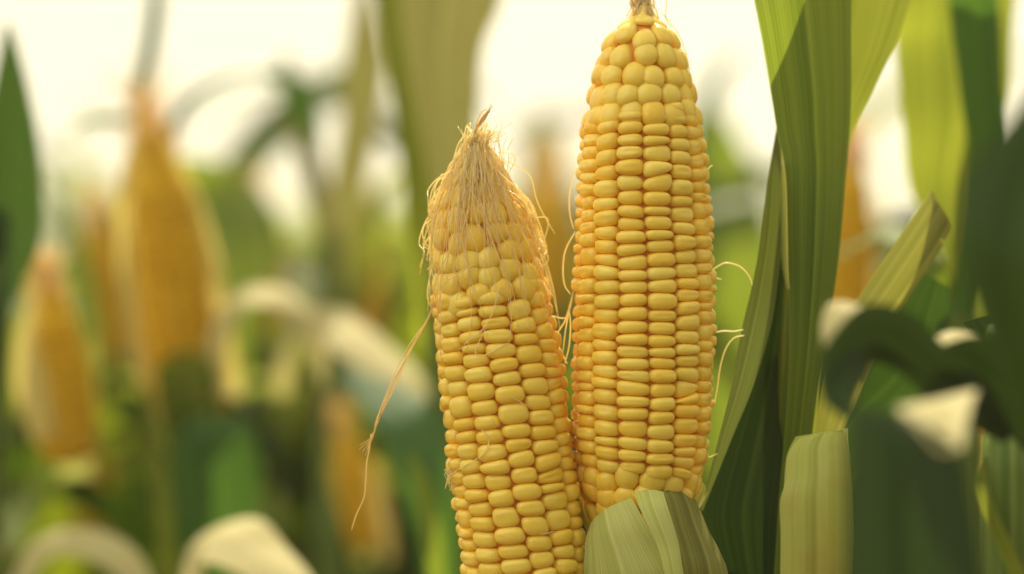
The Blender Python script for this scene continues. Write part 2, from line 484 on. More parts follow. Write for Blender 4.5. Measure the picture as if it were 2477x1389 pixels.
def kernels(cob, ncol, z0, z1, kh, twist, seed, n=8, tip_pitch=0.0072, tip_w=0.0092, depth=0.0042, jit=1.0):
    """returns a list of (verts, faces, angle from camera, tint)"""
    rng = random.Random(seed)
    V3, F = cube_sphere(n, 2.9)
    V2, F2 = cube_sphere(n, 2.4)
    out = []
    dth = 2 * math.pi / ncol
    wander = [smooth_noise(rng, 9, 0.085 * jit * dth) for _ in range(ncol)]
    def bnd(j, z):
        return j * dth + wander[j % ncol](np.clip((z - z0) / (z1 - z0), 0, 1)) + twist * (z - z0)
    for j in range(ncol):
        z, bs = z0 - rng.uniform(0, kh), []
        prev = 0.0
        z1j = z1 + rng.uniform(-0.4, 0.9) * kh
        while not bs or bs[-1][0] < z1j:
            sl = rng.gauss(0, 0.055) * jit
            if rng.random() < 0.12: sl *= 2.4
            bs.append((z, sl))
            h = kh * (1 + rng.gauss(0, 0.12) * jit)
            if rng.random() < 0.04: h *= 1.3
            if rng.random() < 0.06: h *= 0.72
            z += max(h, kh * 0.6)
        for i in range(len(bs) - 1):
            (za, sa_), (zb, sb_) = bs[i], bs[i + 1]
            u, v, w = V3[:, 0], V3[:, 1], V3[:, 2]
            zm = (za + zb) / 2
            hw = cob.R(zm) * dth / 2
            lo = za + sa_ * u * hw; hi = zb + sb_ * u * hw
            zz = (lo + hi) / 2 + v * (hi - lo) / 2 * 1.06
            a, b = bnd(j, zz), bnd(j + 1, zz) + (2 * math.pi if j + 1 == ncol else 0) * 0
            if j + 1 == ncol: b = bnd(0, zz) + 2 * math.pi
            squash = 1.05 + rng.uniform(-0.04, 0.03)
            th = (a + b) / 2 + u * (b - a) / 2 * squash
            k = np.array([rng.uniform(-0.12, 0.12) for _ in range(3)]) * jit
            bulge = 1 + 0.05 * np.sin(2.4 * u + 9 * k[0]) * k[1] * 6
            r = cob.R(zz) - depth + w * depth * (1 + rng.uniform(-0.13, 0.11) * jit) * bulge + rng.uniform(-0.0003, 0.0003)
            if rng.random() < 0.4:          # a dimple or a slight crease in the crown
                u0, v0, el = rng.uniform(-.45, .45), rng.uniform(-.4, .4), rng.uniform(.12, .4)
                r = r - (w > 0) * rng.uniform(0.00015, 0.00055) * np.exp(-((u - u0) ** 2 / el + (v - v0) ** 2 / 0.10))
            mid = (float(np.mean(th)), zm)
            out.append((cob.world(th, zz, r), F, mid, min(1, max(0, rng.gauss(0.5, 0.22)))))
    # rounder, staggered kernels towards the tip and below the straight rows
    for (s, e) in ((z1 + kh * 0.62, cob.L), (0.0, z0 - kh * 0.15)):
        z = s if s > z0 else e - tip_pitch * 0.5
        row = 0
        while (s > z0 and z < e - 0.002) or (s <= z0 and z > 0.001):
            R = float(cob.R(z))
            m = max(4, round(2 * math.pi * R / (tip_w * 1.02)))
            off = rng.uniform(0, 6.28)
            for q in range(m):
                th0 = off + (q + rng.uniform(-0.17, 0.17)) * 2 * math.pi / m
                zc = z + rng.uniform(-0.26, 0.26) * tip_pitch
                hw = math.pi * R / m * rng.uniform(1.08, 1.28)
                hh = tip_pitch * 0.5 * rng.uniform(1.14, 1.42)
                rot = rng.gauss(0, 0.22)
                u, v, w = V2[:, 0], V2[:, 1], V2[:, 2]
                uu = (u * hw * math.cos(rot) - v * hh * math.sin(rot)); vv = (u * hw * math.sin(rot) + v * hh * math.cos(rot))
                zz = zc + vv
                rr = cob.R(np.clip(zz, 0, cob.L)) - depth * 1.05 + w * depth * rng.uniform(0.92, 1.1)
                th = th0 + uu / max(R, 0.004)
                out.append((cob.world(th, zz, np.maximum(rr, 0.0005)), F2, (th0, zc), min(1, max(0, rng.gauss(0.6, 0.2)))))
            z += tip_pitch * 0.96 * (1 if s > z0 else -1)
            row += 1
    return out

def core(cob, inset=0.0037, n=50, sides=24):
    zs = np.linspace(0, cob.L - 0.001, n)
    v, f = [], []
    for z in zs:
        for k in range(sides):
            v.append(cob.world(2 * math.pi * k / sides, z, max(float(cob.R(z)) - inset, 0.001)))
    for i in range(n - 1):
        for k in range(sides):
            k2 = (k + 1) % sides
            f.append((i * sides + k, i * sides + k2, (i + 1) * sides + k2, (i + 1) * sides + k))
    f.append(tuple(range(sides))[::-1]); f.append(tuple((n - 1) * sides + k for k in range(sides)))
    return v, f

def kernel_parts(cob, ks, parent, ymax, mat, limit=100):
    """the kernels that show largest each become a part, the rest one part"""
    def score(k):
        c = k[0].mean(axis=0)
        s = math.cos(k[2][0] + cob.roll)
        px = np.array([c[0] / (K * c[1]) + 1238.5, 694.5 - (c[2] - CAM_H) / (K * c[1])])
        vis = 0 < px[1] < ymax
        return (s if vis else s - 10)
    order = sorted(range(len(ks)), key=lambda i: -score(ks[i]))
    rest = MB()
    for q, i in enumerate(order):
        v, f, mid, t = ks[i]
        if q < limit:
            link('kernel', mesh('kernel', v, f, mat, tint=[t] * len(v)), parent)
        else:
            rest.add(v, f, None, t)
    o = rest.build('kernels', mat, parent)
    o['kind'] = 'stuff'
    return o

D0 = FOCUS
pxm = K * D0                            # metres per photo pixel in the focal plane
def prof_px(base_y, rows, scale=1.0):
    """rows of (y, half width px) -> (z, r)"""
    return sorted([((base_y - y) * pxm * scale, hw * pxm) for y, hw in rows])

# --- the tall right-hand ear
BY = 1300
ear_r = empty('corn_ear', P(1530, BY, D0), 'upright yellow corn ear with husk peeled to its base, taller of the two sharp ears', 'corn ear', 'bare sharp yellow corn ears')
cob_r = Cob([P(1528, BY, D0), P(1545, 1150, D0), P(1556, 900, D0), P(1558, 650, D0 + .001), P(1555, 400, D0 + .002), P(1553, 200, D0 + .003), P(1554, 32, D0 + .004)],
            prof_px(BY, [(1300, 96), (1240, 128), (1180, 148), (1100, 164), (1000, 173), (850, 175), (700, 173), (550, 168), (420, 162), (300, 150), (190, 127), (140, 114), (105, 101), (75, 84), (55, 62), (40, 40), (30, 24)]), roll=0.05)
ks = kernels(cob_r, 14, 0.026, 0.1515, 0.0048, -0.9, 11, tip_pitch=0.0074, tip_w=0.0093)
v, f = core(cob_r); link('cob', mesh('cob', v, f, M_CORE), ear_r)
kernel_parts(cob_r, ks, ear_r, 1200, M_KERNEL)

# --- the shorter left-hand ear
BY2 = 1500
ear_l = empty('corn_ear', P(1283, BY2, D0 - .004), 'leaning yellow corn ear with dishevelled pale silk on its tip, shorter of the sharp ears', 'corn ear', 'bare sharp yellow corn ears')
cob_l = Cob([P(1290, BY2, D0 - .004), P(1275, 1389, D0 - .004), P(1256, 1250, D0 - .004), P(1236, 1100, D0 - .003), P(1217, 950, D0 - .002), P(1196, 780, D0), P(1174, 640, D0), P(1157, 520, D0), P(1150, 345, D0 + .002)],
            prof_px(BY2, [(1500, 146), (1389, 154), (1250, 156), (1100, 157), (950, 156), (850, 154), (780, 150), (700, 143), (640, 135), (580, 124), (520, 109), (470, 93), (430, 77), (400, 61), (375, 45), (350, 28)], 1.006), roll=0.12)
ks2 = kernels(cob_l, 13, 0.004, 0.116, 0.0054, -3.2, 23, tip_pitch=0.0076, tip_w=0.0095)
v, f = core(cob_l); link('cob', mesh('cob', v, f, M_CORE), ear_l)
kernel_parts(cob_l, ks2, ear_l, 1389, M_KERNEL)

# --- silk on the left ear
def px_path(pts, d=D0): return [P(q[0], q[1], q[2] if len(q) > 2 else d) for q in pts]
rng = random.Random(77)
sk = MB()
for i in range(165):                    # strands that fall from the tip over the kernels
    th = rng.gauss(-0.2, 0.9) if i < 150 else rng.uniform(-3.1, 3.1)
    zt = cob_l.L
    zs0 = abs(rng.gauss(0, .010)) if i % 3 else 0.0
    length = min(0.058, 0.008 + rng.expovariate(1 / 0.021))
    curl = rng.gauss(0, 0.22)
    lift = abs(rng.gauss(0.0001, 0.0007)) + 0.0002
    top = np.array(P(rng.gauss(1156, 17), rng.uniform(305, 345), D0 + rng.gauss(0, .002)))
    pts = [top] if zs0 == 0.0 else []
    nst = 9
    ph = rng.uniform(0, 6.28)
    for q in range(nst):
        t = q / (nst - 1)
        z = zt - 0.001 - zs0 - length * t
        wv = 0.10 * math.sin(5 * t + ph) * t
        rad = float(cob_l.R(z)) + lift * (0.4 + t) + 0.0005 * math.sin(7 * t + ph) * t
        pts.append(cob_l.world(th * (0.7 + 0.3 * t) + curl * t + wv, z, rad))
    v, f, uv = tube(pts, [0.00018, 0.00016, 0.00014, 0.00009], 5, 26)
    sk.add(v, f, uv, rng.uniform(0.45, 1.0))
for i in range(34):                     # the bunched top, pinched to a point
    x = rng.gauss(1154, 20)
    tipx, tipy = 1172 + (x - 1154) * .8 + rng.gauss(0, 14), rng.uniform(285, 360)
    pts = [P(1148 + rng.gauss(0, 26), 470 + rng.uniform(-30, 50), D0 - .010 + rng.gauss(0, .003)), P(x, 405, D0 - .003 + rng.gauss(0, .003)), P(x * .75 + 1162 * .25 + rng.gauss(0, 5), 350, D0 + rng.gauss(0, .002)), P(tipx, tipy, D0 + rng.gauss(0, .003))]
    v, f, uv = tube(pts, [0.0002, 0.0003, 0.0003, 0.00014], 5, 18)
    sk.add(v, f, uv, rng.uniform(0.4, 1))
for i in range(46):                     # wisps flaring up and out around the bunch
    x0 = rng.uniform(1092, 1212)
    x1 = 1152 + (x0 - 1152) * rng.uniform(.35, 1.0) + rng.gauss(6, 9)
    x2 = x1 + rng.gauss(12, 16)
    g = lambda q: rng.gauss(0, q)
    pts = [P(x0, 455 + abs(x0 - 1152) * .5 + rng.uniform(-10, 60), D0 - .009 + g(.003)), P((x0 + x1) / 2 + (x0 - 1152) * .18, 400 + g(14), D0 - .004 + g(.003)), P(x1, 350 + g(16), D0 + g(.004)), P(x2, 312 + g(20), D0 + g(.004))]
    v, f, uv = tube(pts, [0.00014, 0.00017, 0.00015, 0.00009], 5, 22)
    sk.add(v, f, uv, rng.uniform(0.6, 1))
for i in range(34):                     # loose loops standing off both shoulders
    side = 1 if rng.random() < 0.68 else -1
    y0 = rng.uniform(395, 470)
    x0 = 1150 + side * rng.uniform(10, 60)
    y1 = rng.uniform(470, 640)
    hw = np.interp(y1, [400, 470, 520, 580, 640], [40, 88, 107, 121, 132])
    cx = np.interp(y1, [400, 520, 640], [1146, 1157, 1173])
    x1 = cx + side * (hw + rng.uniform(-4, 22))
    dd = lambda s: D0 + rng.gauss(0, s)
    pts = [P(x0, y0, dd(.006)), P((x0 + x1) / 2 + side * rng.uniform(4, 26), (y0 + y1) / 2 - rng.uniform(5, 40), dd(.006)), P(x1 + rng.uniform(-12, 12), y1 - 25, dd(.005)), P(x1 + rng.uniform(-10, 10), y1, dd(.004)), P(x1 - side * rng.uniform(-14, 26), y1 + rng.uniform(5, 60), dd(.004))]
    v, f, uv = tube(pts, [0.00024, 0.00022, 0.0002, 0.00014], 5, 30)
    sk.add(v, f, uv, rng.uniform(0.6, 1.0))
strays = [
    [(1190, 372), (1230, 370), (1245, 385), (1232, 415), (1222, 440)],
    [(1222, 388), (1262, 410), (1285, 430), (1297, 480), (1315, 520), (1343, 567)],
    [(1222, 420), (1250, 470), (1275, 505), (1300, 545), (1312, 590), (1313, 640)],
    [(1250, 500), (1290, 512), (1297, 522), (1282, 528), (1320, 526), (1326, 545), (1317, 580), (1310, 620)],
    [(1050, 530), (1030, 540), (1022, 565), (1030, 590), (1048, 606)],
    [(1070, 420), (1048, 455), (1040, 490), (1045, 530), (1050, 570)],
    [(1052, 600), (1044, 650), (1036, 690), (1034, 720), (1042, 742)],
    [(1130, 302), (1120, 330), (1108, 350), (1096, 390), (1088, 420)],
    [(1100, 560, D0 - .016), (1085, 610, D0 - .019), (1062, 660, D0 - .014), (1050, 700, D0 - .010), (1046, 760, D0 - .006)],
    [(1150, 640, D0 - .021), (1110, 660, D0 - .021), (1075, 690, D0 - .018), (1058, 740, D0 - .013)],
    [(1210, 690, D0 - .022), (1190, 760, D0 - .0235), (1165, 800, D0 - .0237), (1135, 822, D0 - .023), (1108, 850, D0 - .021)],
    [(1230, 830, D0 - .0237), (1170, 860, D0 - .0245), (1150, 850, D0 - .024), (1182, 780, D0 - .0237)],
    [(1225, 955, D0 - .0255), (1250, 968, D0 - .0252), (1280, 985, D0 - .0235)],
    [(1165, 1040, D0 - .0248), (1182, 1062, D0 - .0253), (1176, 1090, D0 - .0253), (1150, 1112, D0 - .0235), (1100, 1142, D0 - .017), (1092, 1160, D0 - .012)],
    [(1283, 1280, D0 - .0262), (1312, 1292, D0 - .0255), (1340, 1285, D0 - .024)],
]
for s in strays:
    v, f, uv = tube(px_path(s), [0.00018, 0.00022, 0.0002, 0.00012], 6, 34)
    sb_ = MB(); sb_.add(v, f, uv, 0.9); sb_.build('silk_strand', M_SILK, ear_l)
kn = MB()
for i in range(9):                      # little frayed knot on the left flank
    pts = [P(1093 + rng.gauss(0, 9), 1158 + rng.gauss(0, 12), D0 - .008 + rng.gauss(0, .003)) for _ in range(5)]
    v, f, uv = tube(pts, [0.00016] * 2, 5, 20); kn.add(v, f, uv, 1.0)
kn.build('silk_knot', M_SILK, ear_l)
sk.build('silk', M_SILK, ear_l)
hs = MB()                               # brown wisp hanging off to the left
for i in range(5):
    g = lambda s: rng.gauss(0, s)
    pts = [P(1052 + g(2), 700 + g(10), D0 - .004), P(1040 + g(4), 760, D0 - .004 + g(.001)), P(990 + g(5), 845 + g(4), D0 - .004 + g(.001)), P(945 + g(5), 935 + g(4), D0 - .004 + g(.001)), P(912 + g(4), 1020 + g(4), D0 - .004), P(900 + g(3), 1055, D0 - .004), P(880 + g(12), 1090 + g(10), D0 - .004)]
    v, f, uv = tube(pts, [0.00012, 0.00016, 0.00014, 0.00009], 5, 34); hs.add(v, f, uv, rng.uniform(0.2, 1))
v, f, uv = tube(px_path([(898, 1050), (893, 1090), (887, 1120), (884, 1170), (880, 1205), (862, 1245), (850, 1282)], D0 - .004), [0.00026, 0.00024, 0.0002, 0.00022], 5, 30)
hs.add(v, f, uv, 0.5)
hs.build('silk_strand', M_SILK_TAN, ear_l, 'long brown wisp of silk hanging clear of the ear')
ds = MB()                               # brown twisted point at the very top
for i in range(9):
    pts = [P(1142 + rng.gauss(0, 6), 420 + rng.gauss(0, 12), D0 - .008), P(1143 + rng.gauss(0, 4), 370, D0 - .003), P(1150 + rng.gauss(0, 3), 320, D0), P(1168 + rng.gauss(0, 3), 286 + rng.gauss(0, 3), D0), P(1186 + rng.gauss(0, 5), 262 + rng.gauss(0, 6), D0)]
    v, f, uv = tube(pts, [0.00014, 0.00026, 0.00026, 0.0002], 5, 22); ds.add(v, f, uv, rng.uniform(0.3, 1))
ds.build('silk_tip', M_SILK_DRY, ear_l)

# --- silk on the right ear
st = MB()
for i in range(120):
    a = rng.uniform(0, 6.28); rr = rng.uniform(0.2, 1)
    bx, bz = 1557 + 44 * rr * math.sin(a), D0 + .004 - 0.0058 * rr * math.cos(a)
    pts = [P(bx, 54 - 10 * rr + rng.uniform(-4, 10), bz), P(1555 + 26 * rr * math.sin(a) + rng.gauss(0, 5), 26 + rng.gauss(0, 6), D0 + .004 - 0.0042 * rr * math.cos(a)), P(1555 + 22 * rr * math.sin(a) + rng.gauss(0, 8), 2 + rng.gauss(0, 6), D0 + .004), P(1552 + rng.gauss(0, 18), -40 + rng.gauss(0, 22), D0 + .004)]
    v, f, uv = tube(pts, [0.0003, 0.0003, 0.00026, 0.0002], 5, 14); st.add(v, f, uv, rng.uniform(0.0, 0.7))
for s in ([(1611, -30), (1613, 10), (1610, 40), (1622, 66)], [(1600, 30), (1640, 80), (1660, 130), (1668, 170)]):
    v, f, uv = tube(px_path(s), [0.00022] * 2, 5, 18); sl = MB(); sl.add(v, f, uv, 1); sl.build('silk_strand', M_SILK, ear_r)
st.build('silk', M_SILK, ear_r)
for s in [
    [(1395, 400), (1383, 440), (1377, 480), (1379, 520), (1388, 555)],
    [(1392, 560), (1368, 605), (1362, 650), (1366, 690), (1380, 712)],
    [(1395, 640), (1388, 700), (1375, 760), (1368, 800), (1362, 850)],
    [(1388, 700), (1372, 760), (1362, 770), (1335, 764)],
    [(1376, 740), (1380, 790), (1376, 840), (1366, 880)],
    [(1345, 810), (1365, 780), (1372, 760)], [(1345, 825), (1360, 855), (1372, 880)],
    [(1706, 420), (1716, 405), (1723, 400)],
    [(1716, 660), (1735, 645), (1758, 636), (1790, 645), (1812, 668), (1820, 690)],
    [(1714, 668), (1730, 672), (1745, 676)],
    [(1722, 806), (1750, 801), (1775, 802), (1798, 798)],
    [(1800, 812), (1775, 818), (1755, 845), (1742, 890), (1735, 940), (1726, 985)],
    [(1700, 1080), (1690, 1100), (1712, 1106), (1735, 1098)],
]:
    v, f, uv = tube(px_path(s, D0 + .002), [0.0002, 0.00028, 0.00026, 0.00018], 6, 26)
    sl = MB(); sl.add(v, f, uv, 0.95); sl.build('silk_strand', M_SILK, ear_r)

# --- husk peeled down round the right ear's base
def wrap(cob, z0, z1, th0, wa, wb, lift0, lift1, n=26, m=15, tipcurl=0.0, skew=0.0):
    """a husk leaf lying round an ear, from z0 (base) to z1, half-angle wa at the base to wb at the tip"""
    v, uv, f = [], [], []
    for i in range(n):
        t = i / (n - 1)
        z = z0 + (z1 - z0) * t
        hw = (wa + (wb - wa) * t ** 1.5)
        for j in range(m):
            e = 2 * j / (m - 1) - 1
            zz = z - abs(e) ** 2.2 * (z1 - z0) * 0.16 * t
            r = float(cob.R(max(zz, 0))) + lift0 + (lift1 - lift0) * t ** 2 + tipcurl * max(0, t - 0.7) ** 2
            v.append(cob.world(th0 + skew * t + e * hw, zz, r))
            uv.append((j / (m - 1), zz - z0))
    for i in range(n - 1):
        for j in range(m - 1):
            a = i * m + j
            f.append((a, a + 1, a + m + 1, a + m))
    return v, f, uv

def add_leaf(data, name, mat, parent, label=None):
    return link(name, mesh(name, data[0], data[1], mat, data[2]), parent, label)

dF = D0 - .028
add_leaf(px_sheet([(1428, 1268, dF + .014, 1528, 1205, dF + .004), (1418, 1300, dF + .012, 1560, 1262, dF - .001), (1414, 1340, dF + .011, 1600, 1330, dF - .002), (1412, 1400, dF + .012, 1640, 1400, dF - .002), (1418, 1520, dF + .016, 1650, 1520, dF + .004), (1450, 1700, dF + .02, 1640, 1700, dF + .01)], cup=0.16, m=19, seed=4), 'husk_leaf', M_HUSK, ear_r, 'broad pale green husk leaf wrapping the base')
add_leaf(px_sheet([(1536, 1192, dF + .003, 1604, 1190, dF + .002), (1546, 1225, dF - .003, 1614, 1222, dF - .004), (1566, 1270, dF - .006, 1628, 1268, dF - .006), (1590, 1320, dF - .007, 1642, 1318, dF - .007), (1608, 1389, dF - .008, 1654, 1389, dF - .008), (1640, 1560, dF - .006, 1690, 1560, dF - .006)], cup=0.12, seed=5), 'husk_leaf', M_HUSK, ear_r, 'narrow pale strip of husk folded over the front')
add_leaf(px_sheet([(1596, 1191, dF + .006, 1672, 1190, dF + .024), (1604, 1215, dF + .001, 1690, 1225, dF + .024), (1616, 1270, dF - .002, 1714, 1282, dF + .022), (1632, 1330, dF - .003, 1744, 1340, dF + .02), (1644, 1389, dF - .004, 1762, 1395, dF + .018), (1660, 1540, dF, 1774, 1540, dF + .02)], cup=0.10, m=19, seed=6), 'husk_leaf', M_HUSK_OLIVE, ear_r, 'dark olive husk leaf with a sunlit edge')
for q, th in enumerate((2.3, 3.6, 4.4)):
    zz = cob_r
    add_leaf(wrap(cob_r, 0.0, 0.022, th, 0.75, 0.62, 0.002, 0.004), 'husk_leaf', M_HUSK, ear_r)
shank = tube([P(1535, 1290, D0), P(1560, 1420, D0), P(1640, 1620, D0 + .03), P(1800, 1900, D0 + .06)], [0.013, 0.012, 0.011, 0.012], 14, 24)
add_leaf(shank, 'shank', M_STALK, ear_r)
shank = tube([P(1286, 1490, D0 - .004), P(1300, 1560, D0), P(1380, 1700, D0 + .02), P(1700, 2000, D0 + .05)], [0.016, 0.013, 0.012, 0.012], 14, 24)
add_leaf(shank, 'shank', M_STALK, ear_l)
for th in (-0.9, 0.9, 2.6, -2.6):
    add_leaf(wrap(cob_l, -0.02, 0.008, th, 0.9, 0.6, 0.002, 0.006), 'husk_leaf', M_HUSK, ear_l)

# ------------------------------------------------------------------ plants
def stalk_mesh(pts, r0, r1, seed=0):
    return tube(pts, [r0, r0 * .95, (r0 + r1) / 2, r1], 14, 30)

def ground_at(px, d): return Vector(((px - 1238.5) * K * d, d, 0))

def hand_plant(loc, stalk_pts, r, label, group, leaves, stalk_mat=None):
    e = empty('corn_plant', loc, label, 'corn plant', group)
    add_leaf(tube([loc] + stalk_pts, [r * 1.15, r, r * .7], 14, 30), 'stalk', stalk_mat or M_STALK, e)
    for data, mat, lab in leaves:
        add_leaf(data, 'leaf', mat, e, lab)
    return e

GP = 'corn plants around the two ears'
GB = 'blurred corn plants behind the ears'

# the sharp plant right of the ears
d1 = 0.905
A = px_sheet([(1790, -160, d1, 2064, -160, d1), (1822, 0, d1 - .004, 2061, 0, d1 + .006), (1845, 110, d1 - .004, 2061, 110, d1 + .006), (1868, 240, d1 - .004, 2060, 220, d1 + .006), (1882, 330, d1 - .004, 2054, 330, d1 + .006), (1896, 400, d1 - .006, 2046, 420, d1 + .006), (1901, 560, d1 - .008, 2035, 560, d1 + .002), (1906, 700, d1 - .008, 2018, 700, d1 + .0), (1908, 850, d1 - .008, 1995, 850, d1 - .002), (1902, 1000, d1 - .006, 1972, 1000, d1 - .002), (1885, 1200, d1 - .004, 1950, 1200, d1), (1870, 1450, d1 - .004, 1935, 1450, d1)], n=70, m=23, cup=0.10, rib=0.03, wave=0.012, wfreq=45, seed=1)
A2 = px_sheet([(1893, 385, d1 - .004, 1897, 392, d1 - .008), (1889, 440, d1 + .004, 1902, 440, d1 - .010), (1889, 540, d1 + .006, 1905, 540, d1 - .012), (1892, 640, d1 + .005, 1907, 650, d1 - .012), (1903, 700, d1 - .004, 1911, 700, d1 - .010)], n=24, m=5, seed=2)
Bc = px_sheet([(1880, 296, d1 + .012, 1884, 300, d1 + .012), (1858, 430, d1 + .0, 1893, 430, d1 + .008), (1842, 560, d1 - .004, 1893, 560, d1 + .006), (1822, 680, d1 - .008, 1882, 680, d1 + .004), (1797, 790, d1 - .012, 1864, 790, d1), (1770, 930, d1 - .014, 1822, 930, d1 - .004), (1738, 1060, d1 - .014, 1770, 1060, d1 - .008), (1694, 1236, d1 - .014, 1700, 1236, d1 - .013)], n=50, cup=-0.10, wave=0.01, seed=3)
Bd = px_sheet([(1892, 420, d1 + .010, 1915, 420, d1 + .012), (1868, 640, d1 + .008, 1920, 640, d1 + .012), (1840, 800, d1 + .006, 1922, 800, d1 + .010), (1790, 960, d1 + .004, 1922, 960, d1 + .008), (1732, 1120, d1 + .002, 1915, 1120, d1 + .006), (1700, 1236, d1 + .0, 1905, 1236, d1 + .004), (1715, 1320, d1 + .004, 1895, 1320, d1 + .004), (1760, 1450, d1 + .006, 1885, 1450, d1 + .004), (1800, 1600, d1 + .01, 1880, 1600, d1 + .006)], n=50, m=17, cup=-0.06, rib=0.02, wave=0.012, seed=7)
C = px_sheet([(1950, -420, .975, 2330, -420, .965), (1895, -250, .965, 2275, -200, .958), (1850, -100, .955, 2232, -80, .950), (1836, 20, .947, 2206, 0, .946), (1849, 120, .940, 2168, 105, .940), (1868, 240, .934, 2114, 215, .934), (1884, 330, .930, 2060, 330, .930), (1902, 480, .924, 2036, 480, .924), (1944, 640, .920, 2022, 640, .920), (1945, 900, .917, 1988, 900, .917), (1925, 1200, .916, 1948, 1200, .916)], n=50, m=19, cup=-0.05, rib=0.03, wave=0.02, seed=8)  # hidden left side and lower tail shaped to cast shade on leaf A
low = px_sheet([(1690, 1430, .93, 1800, 1430, .93), (1725, 1290, .93, 1805, 1300, .93), (1760, 1245, .93, 1800, 1262, .93)], n=20, cup=0.1, seed=21)
loc = ground_at(1900, .925)
sharp = hand_plant(loc, [P(1890, 1500, .925), P(1915, 1100, .918), P(1935, 700, .915), P(1960, 300, .93), P(2000, -300, .95)], 0.0072,
                   'tall sharp-focus corn plant beside the taller ear, broad veined leaves rising past the frame', GP,
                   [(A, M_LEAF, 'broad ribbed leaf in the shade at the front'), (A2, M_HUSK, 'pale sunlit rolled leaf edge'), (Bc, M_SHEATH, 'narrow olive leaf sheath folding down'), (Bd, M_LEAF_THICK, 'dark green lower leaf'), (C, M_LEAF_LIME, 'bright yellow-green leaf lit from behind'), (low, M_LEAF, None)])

# plant behind it with the mottled bright leaf
Dl = px_sheet([(2150, -300, 1.17, 2480, -300, 1.20), (2168, 0, 1.16, 2452, 0, 1.19), (2166, 120, 1.16, 2446, 120, 1.18), (2180, 300, 1.15, 2436, 260, 1.17), (2198, 440, 1.145, 2370, 440, 1.16), (2240, 540, 1.14, 2350, 560, 1.15), (2310, 680, 1.13, 2345, 700, 1.14)], n=40, m=19, cup=0.08, rib=0.05, wave=0.02, seed=9)
Dm = ribbon([(2330, 760, 1.13, 60, 0), (2400, 480, 1.12, 100, 10), (2372, 200, 1.11, 115, 15), (2345, -150, 1.10, 130, 15), (2320, -420, 1.1, 60, 20)], n=30, wave=0.03, cup=.06, seed=10)  # separate darker strip standing for the shaded half of the lime blade
De = ribbon([(2320, 820, 1.15, 50, 0), (2250, 640, 1.14, 70, 20), (2150, 560, 1.2, 70, 50), (2020, 620, 1.26, 30, 60)], n=24, wave=0.03, seed=12)
hand_plant(ground_at(2330, 1.16), [P(2330, 1500, 1.16), P(2325, 900, 1.15), P(2320, 700, 1.15), P(2330, 300, 1.19), P(2350, -200, 1.24)], 0.009,
           'softly blurred corn plant with a mottled lime leaf, standing behind the sharp corn plant', GP,
           [(Dl, M_LEAF_LIME, 'wide lime leaf glowing in the sun'), (Dm, M_LEAF_MID, None), (De, M_LEAF, None)])

# snapped, rolled leaf and curls nearer the camera
G = px_sheet([(2262, 462, .93, 2300, 545, .935), (2245, 470, .928, 2285, 560, .94), (2190, 550, .926, 2256, 615, .94), (2130, 640, .924, 2206, 690, .938), (2080, 715, .922, 2160, 765, .935), (2040, 790, .92, 2120, 850, .93), (2000, 900, .92, 2060, 980, .93), (1960, 1080, .92, 2010, 1120, .925)], n=40, m=21, cup=0.42, wave=0.0, seed=13)
G2 = px_sheet([(2246, 470, .934, 2290, 548, .944), (2200, 545, .944, 2262, 610, .952), (2130, 650, .944, 2206, 695, .95), (2060, 760, .936, 2140, 800, .944)], n=24, m=13, cup=-0.30, seed=14)
O = px_sheet([(2235, 660, .955, 2300, 700, .96), (2160, 770, .952, 2290, 860, .96), (2080, 850, .95, 2240, 980, .955), (2000, 960, .945, 2130, 1070, .95), (1960, 1080, .94, 2060, 1160, .945)], n=30, m=15, cup=0.06, rib=.03, seed=15)
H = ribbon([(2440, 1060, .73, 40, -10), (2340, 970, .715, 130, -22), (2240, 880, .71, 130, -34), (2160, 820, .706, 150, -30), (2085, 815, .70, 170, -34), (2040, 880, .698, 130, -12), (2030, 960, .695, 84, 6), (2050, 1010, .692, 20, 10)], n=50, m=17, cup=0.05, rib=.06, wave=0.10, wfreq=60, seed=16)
H2 = ribbon([(2240, 800, .725, 14, 60), (2170, 778, .722, 60, 70), (2105, 765, .718, 110, 74), (2055, 752, .713, 120, 70), (2022, 790, .708, 80, 50), (2004, 850, .702, 16, 30)], n=30, m=11, cup=.05, wave=.07, wfreq=90, seed=116)  # extra pale strip, paints the sunlit rim of the hooked leaf
I2 = ribbon([(2420, 890, .745, 20, 50), (2385, 845, .745, 80, 68), (2335, 818, .742, 110, 74), (2285, 828, .736, 80, 68), (2250, 860, .73, 20, 50)], n=30, m=11, cup=.05, wave=.08, wfreq=90, seed=117)  # added pale strip standing for sun along the arching leaf's crest
I = ribbon([(2560, 1130, .74, 60, 0), (2490, 1020, .735, 120, -20), (2410, 930, .728, 140, -30), (2340, 870, .725, 150, -36), (2275, 885, .72, 110, -30), (2240, 940, .717, 40, -10)], n=44, m=17, cup=0.05, rib=.06, wave=0.10, wfreq=60, seed=17)
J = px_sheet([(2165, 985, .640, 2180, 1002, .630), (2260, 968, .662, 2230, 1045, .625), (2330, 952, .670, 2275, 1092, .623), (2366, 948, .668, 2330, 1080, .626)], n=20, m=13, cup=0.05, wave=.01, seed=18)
Kf = px_sheet([(2040, 1550, .620, 2400, 1550, .620), (2042, 1389, .622, 2376, 1389, .622), (2046, 1200, .624, 2350, 1220, .624), (2052, 1050, .626, 2320, 1090, .626), (2062, 985, .628, 2200, 1010, .630)], n=34, m=17, cup=0.06, rib=.04, wave=.008, seed=19)
Mt = ribbon([(2394, 1095, .80, 8, 30), (2372, 1145, .795, 20, 25), (2378, 1195, .79, 30, 20), (2412, 1280, .785, 36, 20), (2452, 1370, .78, 38, 20), (2520, 1540, .775, 36, 20), (2560, 1750, .78, 30, 10)], n=36, m=9, cup=.1, seed=20)
